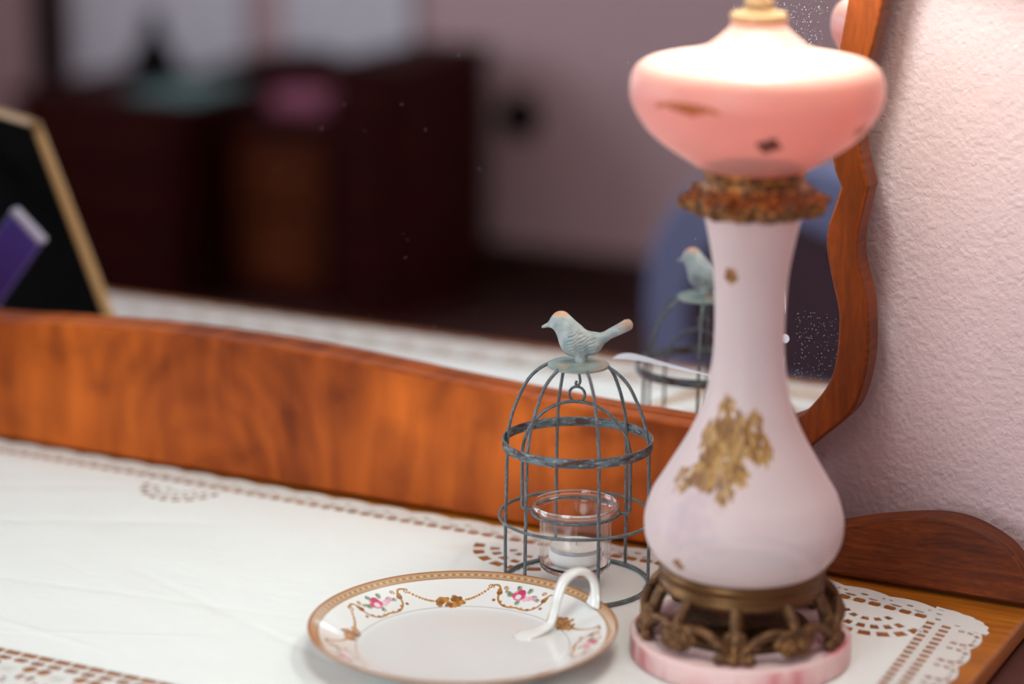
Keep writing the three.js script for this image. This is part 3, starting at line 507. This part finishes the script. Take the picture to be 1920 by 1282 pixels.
{
  const t = thing('candle_hanger', 'blue-grey wire hanger with loop and ring inside the birdcage', 'hanger', [GX - 0.0010, SURF, GZ], ARCH);
  const pts = []; const w = 0.0388, h0 = 0.094, hh = 0.0420;
  pts.push(V(-0.0318, 0.0548, 0), V(-0.0355, 0.0542, 0), V(-w + 0.0004, 0.0556, 0), V(-w, 0.0600, 0), V(-w, 0.078, 0));
  for (let k = 0; k <= 14; k++) { const a = Math.PI - k / 14 * Math.PI; pts.push(V(Math.cos(a) * w, h0 + Math.sin(a) * hh, 0)); }
  pts.push(V(w, 0.078, 0), V(w, 0.0600, 0), V(w - 0.0004, 0.0556, 0), V(0.0355, 0.0542, 0), V(0.0318, 0.0548, 0));
  mesh('arch', tube(pts, 0.00120, 160, 8), M.patina, t);
  mesh('loop', new THREE.TorusGeometry(0.0056, 0.0010, 8, 40).translate(0, 0.1412, 0), M.patina, t);
  mesh('ring', new THREE.TorusGeometry(0.0312, 0.0013, 10, 96).rotateX(Math.PI / 2).translate(0, 0.0548, 0), M.patina, t);
}
{
  const c = thing('glass_candle_cup', 'clear glass candle cup with flared rim hanging in the wire ring', 'candle cup', [GX - 0.0008, SURF, GZ]);
  mesh('wall', lathe(spline([[0.0252, 0.0160], [0.0256, 0.0300], [0.0260, 0.0500], [0.0268, 0.0550], [0.0300, 0.0578]], 40).concat(spline([[0.0285, 0.0590], [0.0250, 0.0560], [0.0238, 0.0530], [0.0233, 0.0300], [0.0229, 0.0175]], 40)), 96), M.glass, c);
  mesh('rim', new THREE.TorusGeometry(0.0304, 0.0017, 14, 96).rotateX(Math.PI / 2).translate(0, 0.0594, 0), M.solidGlass, c).userData.label = 'thick rolled glass rim';
  mesh('base', lathe(spline([[0.0001, 0.0120], [0.0195, 0.0120], [0.0236, 0.0126], [0.0252, 0.0145], [0.0252, 0.0160], [0.0236, 0.0170], [0.0205, 0.0171], [0.0001, 0.0170]], 60), 96), M.solidGlass, c).userData.label = 'thick glass bottom';
  const t = thing('tealight_candle', 'white tealight candle in silver metal cup inside the glass', 'candle', [GX - 0.0006, SURF + 0.0173, GZ]);
  mesh('metal_cup', lathe([[0.0001, 0], [0.0180, 0], [0.0184, 0.0008], [0.0185, 0.0118], [0.0188, 0.0122], [0.0182, 0.0122], [0.0181, 0.0010], [0.0001, 0.0008]], 64), M.aluminium, t);
  mesh('wax', lathe(spline([[0.0001, 0.0010], [0.0180, 0.0011], [0.0180, 0.0112], [0.0170, 0.0117], [0.0060, 0.0113], [0.0001, 0.0116]], 30), 64), M.wax, t);
  mesh('wick', tube([V(0, 0.0102, 0), V(0.0002, 0.0135, 0), V(-0.0010, 0.0170, 0.0003)], 0.0007, 12, 6), M.wick, t);
}

// ───────────────────────── porcelain dish ─────────────────────────
{
  const PX = -0.0094, PZ = 0.2555, RP = 0.1026;
  const c = document.createElement('canvas'); c.width = c.height = 2048; const x = c.getContext('2d'); const K = 1024 / (RP * 1.02);
  x.fillStyle = '#f4f3ef'; x.fillRect(0, 0, 2048, 2048); x.translate(1024, 1024);
  // local x → right, local z → down on the canvas
  const ringLine = (r, w, col) => { x.strokeStyle = col; x.lineWidth = w * K; x.beginPath(); x.arc(0, 0, r * K, 0, 7); x.stroke(); };
  ringLine(0.0712, 0.00055, '#a9a7a2'); ringLine(0.0987, 0.0062, '#c29a72'); ringLine(0.0957, 0.0006, '#a06e3c'); ringLine(0.1022, 0.0018, '#a8642a');
  for (let k = 0; k < 240; k++) { const a = k / 240 * 6.2832; x.fillStyle = k % 2 ? '#a97c50' : '#d6b894'; x.beginPath(); x.arc(Math.cos(a) * 0.0987 * K, Math.sin(a) * 0.0987 * K, 0.0010 * K, 0, 7); x.fill(); }
  const G1 = '#b07226', G2 = '#8f5618', G3 = '#c88d3e';
  const pol = (deg, r) => { const a = deg * Math.PI / 180; return [Math.sin(a) * r * K, Math.cos(a) * r * K]; };
  const dot = (deg, r, s, col) => { const [a, b] = pol(deg, r); x.fillStyle = col; x.beginPath(); x.arc(a, b, s * K, 0, 7); x.fill(); };
  const line = (pts, w, col) => { x.strokeStyle = col; x.lineWidth = w * K; x.lineCap = 'round'; x.lineJoin = 'round'; x.beginPath(); const q = pts.map(p => pol(p[0], p[1])); x.moveTo(...q[0]); for (let k = 1; k < q.length - 1; k++) x.quadraticCurveTo(q[k][0], q[k][1], (q[k][0] + q[k + 1][0]) / 2, (q[k][1] + q[k + 1][1]) / 2); x.lineTo(...q[q.length - 1]); x.stroke(); };
  const coil = (deg, r, s, dir) => { x.strokeStyle = G1; x.lineWidth = 0.0008 * K; const [a, b] = pol(deg, r); x.beginPath(); for (let k = 0; k <= 30; k++) { const w = k / 30 * 8 * dir, q = s * (1 - k / 34) * K; const px = a + Math.cos(w) * q, py = b + Math.sin(w) * q; k ? x.lineTo(px, py) : x.moveTo(px, py); } x.stroke(); };
  for (let k = 0; k < 5; k++) {
    const g = -145.4 + 72 * k, r0 = g + 36;
    for (let q = 0; q < 70; q++) { const u = (rnd() - 0.5) * 2, v = (rnd() - 0.5) * 2; if (u * u + v * v > 1) continue; dot(g + u * 8, 0.0760 + v * 0.0056 * (1 - Math.abs(u) * 0.5), 0.0012 + 0.0008 * rnd(), [G1, G2, G3][q % 3]); }
    dot(g, 0.0712 + 0.002, 0.0018, G2);
    for (const s of [-1, 1]) {
      for (let q = 0; q < 9; q++) dot(g + s * (8.5 + q * 1.25), 0.0775 + q * q * 0.00010 + q * 0.0004, 0.0010, q % 2 ? G1 : G3);
      line([[g + s * 20, 0.0905], [g + s * 22.5, 0.0925], [g + s * 24.5, 0.088], [g + s * 24, 0.083], [g + s * 25, 0.078], [g + s * 28, 0.0745], [g + s * 32, 0.0735], [g + s * 36, 0.0745]], 0.0014, G1);
      coil(g + s * 19.5, 0.0895, 0.0023, s); coil(g + s * 26.6, 0.0900, 0.0018, -s);
      dot(g + s * 24.3, 0.0852, 0.0021, G2); dot(g + s * 24.0, 0.0872, 0.0016, G1); dot(g + s * 22.6, 0.0785, 0.0012, G2); dot(g + s * 29, 0.0746, 0.0012, G2); dot(g + s * 33, 0.0742, 0.0014, G3); dot(g + s * 26.3, 0.0775, 0.0011, G1);
    }
    // rose spray
    const leafs = [[-6.2, 0.0855, 0.0029], [6.4, 0.0845, 0.003], [-2.4, 0.0905, 0.0026], [3.4, 0.0910, 0.0027], [-8.6, 0.0840, 0.0023], [0.8, 0.0782, 0.0025], [8.2, 0.0865, 0.0021]];
    for (const [d, r, s] of leafs) { x.globalAlpha = 0.75; dot(r0 + d, r, s * 0.72, '#98a084'); dot(r0 + d * 0.86, r + (0.085 - r) * 0.25, s * 0.6, '#7f8c68'); dot(r0 + d + 0.5, r + 0.0006, s * 0.38, '#5a6a4c'); x.globalAlpha = 1; }
    dot(r0 - 6.4, 0.0850, 0.0019, '#e3a3b4'); dot(r0 - 4.0, 0.0840, 0.0022, '#e9b6c2'); dot(r0 - 2.0, 0.0830, 0.0024, '#efc7cf');
    dot(r0 + 1.8, 0.0850, 0.0047, '#e58aa0'); dot(r0 + 1.2, 0.0872, 0.0030, '#cf3d68'); dot(r0 + 3.9, 0.0845, 0.0020, '#d8557a'); dot(r0 - 0.2, 0.0842, 0.0019, '#d8557a'); dot(r0 + 1.9, 0.0838, 0.0021, '#f8e4e4');
  }
  const t2 = new THREE.CanvasTexture(c); t2.colorSpace = THREE.SRGBColorSpace;
  const t = thing('handled_dish', 'white porcelain dish with gold garlands, pink roses and loop handle', 'plate', [PX, SURF, PZ]);
  const prof = spline([[0.0001, 0.0050], [0.040, 0.0050], [0.064, 0.0053], [0.0712, 0.0064], [0.0800, 0.0102], [0.0900, 0.0152], [0.0980, 0.0194], [0.1022, 0.0214], [0.1027, 0.0206], [0.1005, 0.0186], [0.0900, 0.0128], [0.0780, 0.0072], [0.0660, 0.0036], [0.0585, 0.0026], [0.0575, 0.0002], [0.0555, 0.0002], [0.0540, 0.0028], [0.0001, 0.0030]], 150);
  const g = lathe(prof, 160); { const p = g.attributes.position, u = g.attributes.uv; for (let i = 0; i < p.count; i++) { const X = p.getX(i), Z = p.getZ(i); u.setXY(i, 0.5 + X / (2 * RP * 1.02), 0.5 - Z / (2 * RP * 1.02)); } }
  mesh('dish', g, phy({ map: t2, roughness: 0.22, clearcoat: 0.6, clearcoatRoughness: 0.06 }), t).userData.label = 'painted porcelain dish with gold rim';
  // handle: ribbon loop from the rim into the well along one radius
  const dx = 0.621, dz = -0.784;
  const hp = [[0.0966, 0.0190], [0.0985, 0.0270], [0.0965, 0.0375], [0.0900, 0.0440], [0.0820, 0.0450], [0.0745, 0.0400], [0.0700, 0.0300], [0.0670, 0.0190], [0.0635, 0.0105], [0.0560, 0.0070], [0.0460, 0.0054], [0.0380, 0.0031]];
  const curve = new THREE.CatmullRomCurve3(hp.map(([r, y]) => V(r, y, 0)), false, 'centripetal');
  const hg = new THREE.TubeGeometry(curve, 64, 0.0029, 12); const q = hg.attributes.position;
  for (let i = 0; i < q.count; i++) { const k = Math.floor(i / 13) / 64, r = q.getX(i), y = q.getY(i), z = q.getZ(i); const wide = 1.75 + 1.7 * clamp((k - 0.78) / 0.2) - 1.9 * clamp((k - 0.93) / 0.07) + 1.2 * clamp((0.1 - k) / 0.1); const zz = z * wide; q.setXYZ(i, dx * r - dz * zz, y, dz * r + dx * zz); }
  hg.computeVertexNormals();
  const hm = mesh('handle', hg, phy({ color: 0xefece6, roughness: 0.2, clearcoat: 0.6, clearcoatRoughness: 0.05 }), t); hm.userData.label = 'white loop handle with worn gold line';
  const gl = hp.slice(1, 9).map(([r, y], i, a) => { const b = a[Math.min(i + 1, a.length - 1)], c0 = a[Math.max(i - 1, 0)]; const tx = b[0] - c0[0], ty = b[1] - c0[1], l = Math.hypot(tx, ty); const nr = ty / l, ny = -tx / l; return V(dx * (r + nr * 0.0024), y + ny * 0.0024, dz * (r + nr * 0.0024)); });
  mesh('gold_line', tube(gl, 0.0006, 40, 6), M.brass, hm);
}

// ───────────────────────── things on the dresser seen only in the mirror ─────────────────────────
{
  const lean = Math.atan2(0.0866, 0.2458);
  const t = thing('photo_frame', 'gold-edged picture frame with black back leaning on its strut', 'picture frame', [-0.624, SURF + 0.002, 0.198], Math.atan2(0.464, 0.88));
  const L = (geo) => geo.rotateX(-lean);
  const W = 0.30, H = 0.2606;
  const bar = (w, h, x, y) => L(rbox(w, h, 0.010, x, y, 0, 0.002));
  const gold = std({ color: 0xc9a06a, roughness: 0.4, metalness: 0.3 });
  mesh('frame_edge', merge([bar(0.012, H, -0.006, H / 2), bar(0.012, H, -W + 0.006, H / 2), bar(W, 0.012, -W / 2, H - 0.006), bar(W, 0.012, -W / 2, 0.006)]), gold, t).userData.label = 'pale gold frame edge';
  mesh('backing', L(box(W - 0.006, H - 0.006, 0.007, -W / 2, H / 2, -0.003)), phy({ color: 0x070505, roughness: 1, specularIntensity: 0.1 }), t).userData.label = 'black backing board';
  mesh('strut', merge([box(0.05, 0.21, 0.004, 0, -0.105, 0).rotateX(0.32).translate(-W / 2, 0.205, -0.088)]), std({ color: 0x0a0807, roughness: 0.8 }), t);
}
{
  const t = thing('purple_box', 'narrow purple box with pale ends propped behind the picture frame', 'box', [-0.757, SURF, 0.062]);
  const tilt = g => g.rotateZ(-0.698).translate(0.0, 0.0160, 0);
  mesh('sleeve', tilt(rbox(0.040, 0.192, 0.009, 0, 0.097, 0, 0.002)), std({ color: 0x4a2a86, roughness: 0.5 }), t);
  for (const y of [0.0, 0.196]) mesh('end_cap', tilt(rbox(0.041, 0.006, 0.010, 0, y, 0, 0.002)), std({ color: 0xb9aebd, roughness: 0.6 }), t).userData.label = 'pale lilac end';
}

// ───────────────────────── the far side of the room (seen in the mirror) ─────────────────────────
const mahogany = phy({ map: tex(256, 256, 0.6, 0.6, (x, y) => mixc([34, 6, 4], [62, 13, 9], fbm(x * 10, y * 60, 3))), roughness: 0.6, specularIntensity: 0.15 });
const walnut = phy({ map: tex(256, 256, 0.6, 0.6, (x, y) => mixc([60, 24, 8], [110, 50, 18], fbm(x * 60, y * 10, 3))), roughness: 0.6, specularIntensity: 0.2 });
const blackish = phy({ color: 0x0c0706, roughness: 0.8, specularIntensity: 0.2 });
function chest(name, label, [x0, x1], [z0, z1], h, mat, drawMat, rows) {
  const t = thing(name, label, 'chest', [(x0 + x1) / 2, FLOOR, (z0 + z1) / 2]); const w = x1 - x0, d = z1 - z0;
  mesh('carcass', uvMetres(rbox(w, h - 0.03, d, 0, (h - 0.03) / 2, 0, 0.006)), mat, t);
  mesh('top', uvMetres(rbox(w + 0.03, 0.03, d + 0.02, 0, h - 0.015, -0.005, 0.008)), mat, t);
  for (let r = 0; r < rows; r++) { const dh = (h - 0.1) / rows, y = 0.05 + dh * (r + 0.5); const dr = mesh('drawer', uvMetres(rbox(w - 0.05, dh - 0.02, 0.02, 0, y, -d / 2 - 0.006, 0.005)), drawMat, t); for (const s of [-0.25, 0.25]) mesh('knob', ball(0.012, s * w, y, -d / 2 - 0.024), mat, dr); }
  return t;
}
chest('mahogany_chest', 'dark red mahogany chest of drawers against the far wall', [-3.06, -2.57], [3.12, 3.65], 0.50, mahogany, mahogany, 3);
chest('walnut_cabinet', 'small brown cabinet with two drawers beside the mahogany chest', [-2.54, -2.24], [3.28, 3.65], 0.46, mahogany, walnut, 2);
chest('tall_dark_cabinet', 'tall nearly black wooden cabinet at the end of the row', [-2.19, -2.02], [3.2, 3.65], 0.62, mahogany, mahogany, 3);
{
  const t = thing('headboard', 'dark carved wooden headboard with arched crest behind the chests', 'headboard', [-2.62, FLOOR, 3.69]);
  const s = new THREE.Shape(); s.moveTo(-0.76, 0.0); s.lineTo(-0.76, 0.40); s.splineThru([[-0.5, 0.40], [-0.38, 0.43], [-0.22, 0.51], [0.02, 0.565], [0.16, 0.56], [0.26, 0.50], [0.34, 0.44], [0.48, 0.43]].map(p => new THREE.Vector2(...p))); s.lineTo(0.48, 0); s.closePath();
  mesh('panel', extrude(s, 0.03, 0.005), mahogany, t);
  mesh('post', rbox(0.09, 1.25, 0.03, -0.76, 0.625, -0.015, 0.01), blackish, t); mesh('finial', ball(0.03, -0.76, 1.28, -0.015), blackish, t);
  mesh('post', rbox(0.05, 0.5, 0.03, 0.47, 0.25, -0.015, 0.01), blackish, t);
}
{
  const m = mesh('black_vase', lathe(spline([[0.0001, 0], [0.05, 0], [0.062, 0.03], [0.055, 0.08], [0.025, 0.13], [0.02, 0.17], [0.028, 0.185], [0.0001, 0.186]], 30), 32), blackish, scene); m.position.set(-2.80, FLOOR + 0.5, 3.35); tag(m, 'small black vase standing on the mahogany chest', 'vase');
  const cl = mesh('green_cloth', rbox(0.2, 0.012, 0.26, 0, 0.006, 0, 0.005), std({ color: 0x6d8a86, roughness: 0.9 }), scene); cl.position.set(-2.66, FLOOR + 0.5, 3.3); tag(cl, 'folded grey-green cloth on the mahogany chest', 'cloth');
  const bx = mesh('pink_box', rbox(0.16, 0.05, 0.12, 0, 0.025, 0, 0.006), std({ color: 0x9a5068, roughness: 0.7 }), scene); bx.position.set(-2.39, FLOOR + 0.46, 3.42); tag(bx, 'small dusky pink box on the brown cabinet', 'box');
}
{ // pale curtains hung on the far wall
  for (const [x, w, which] of [[-3.07, 0.58, 'pale lilac-white pleated curtain beside the black bedpost'], [-2.47, 0.38, 'pale lilac-white pleated curtain above the small brown cabinet']]) {
    const p = new THREE.Shape(); const N = 60; const pts = []; for (let k = 0; k <= N; k++) pts.push([-w / 2 + w * k / N, 0.012 * Math.sin(k / N * w * 70)]); for (let k = N; k >= 0; k--) pts.push([-w / 2 + w * k / N, 0.012 * Math.sin(k / N * w * 70) - 0.003]);
    const g = new THREE.ExtrudeGeometry(new THREE.Shape(pts.map(q => new THREE.Vector2(...q))), { depth: 1.5, bevelEnabled: false }).rotateX(-Math.PI / 2);
    const m = mesh('curtain', g, std({ color: 0xe6e4ea, roughness: 0.95, side: THREE.DoubleSide }), scene); m.position.set(x, FLOOR + 0.25, FRONT - 0.018); tag(m, which, 'curtain', 'curtains on the far wall');
  }
  const k = mesh('wall_ornament', lathe(spline([[0.0001, 0], [0.05, 0], [0.055, 0.012], [0.03, 0.02], [0.0001, 0.03]], 20), 32).rotateX(-Math.PI / 2), blackish, scene); k.position.set(-1.98, -0.35, FRONT - 0.001); tag(k, 'small round dark ornament on the far wall', 'ornament');
}
{ // blue upholstered chair between dresser and far wall
  const t = thing('upholstered_chair', 'blue-grey upholstered chair with rounded back', 'chair', [-0.34, FLOOR, 1.62], 0.2);
  const blue = std({ color: 0x7d88b0, roughness: 0.9 }), plum = std({ color: 0x4a3540, roughness: 0.9 });
  const arch = k => { const q = new THREE.Shape(); const y0 = 0.50, f = p => new THREE.Vector2(p[0] * k, y0 + 0.03 * (1 - k) + (p[1] - y0) * k); q.moveTo(-0.22 * k, y0 + 0.03 * (1 - k)); q.splineThru([[-0.235, 0.60], [-0.215, 0.70], [-0.135, 0.785], [0, 0.82], [0.135, 0.785], [0.215, 0.70], [0.235, 0.60], [0.22, 0.50]].map(f)); q.closePath(); return q; };
  mesh('back_panel', extrude(arch(0.74), 0.05, 0.012, 30).translate(0, 0.005, -0.205), plum, t).userData.label = 'plum padded back panel';
  const rim = arch(1); rim.holes.push(new THREE.Path(arch(0.74).getPoints(24).map(p => new THREE.Vector2(p.x, p.y + 0.005))));
  mesh('back_frame', extrude(rim, 0.06, 0.012, 24).translate(0, 0, -0.20), blue, t).userData.label = 'blue-grey padded arch around the back';
  mesh('seat', rbox(0.46, 0.09, 0.46, 0, 0.45, 0, 0.03), plum, t);
  for (const [x, z] of [[-0.19, -0.19], [0.19, -0.19], [-0.19, 0.19], [0.19, 0.19]]) mesh('leg', new THREE.CylinderGeometry(0.022, 0.014, 0.41, 16).translate(x, 0.205, z), mahogany, t);
  for (const x of [-0.18, 0.18]) mesh('back_post', rbox(0.03, 0.12, 0.03, x, 0.49, -0.22, 0.008), mahogany, t);
}

renderer.render(scene, camera);
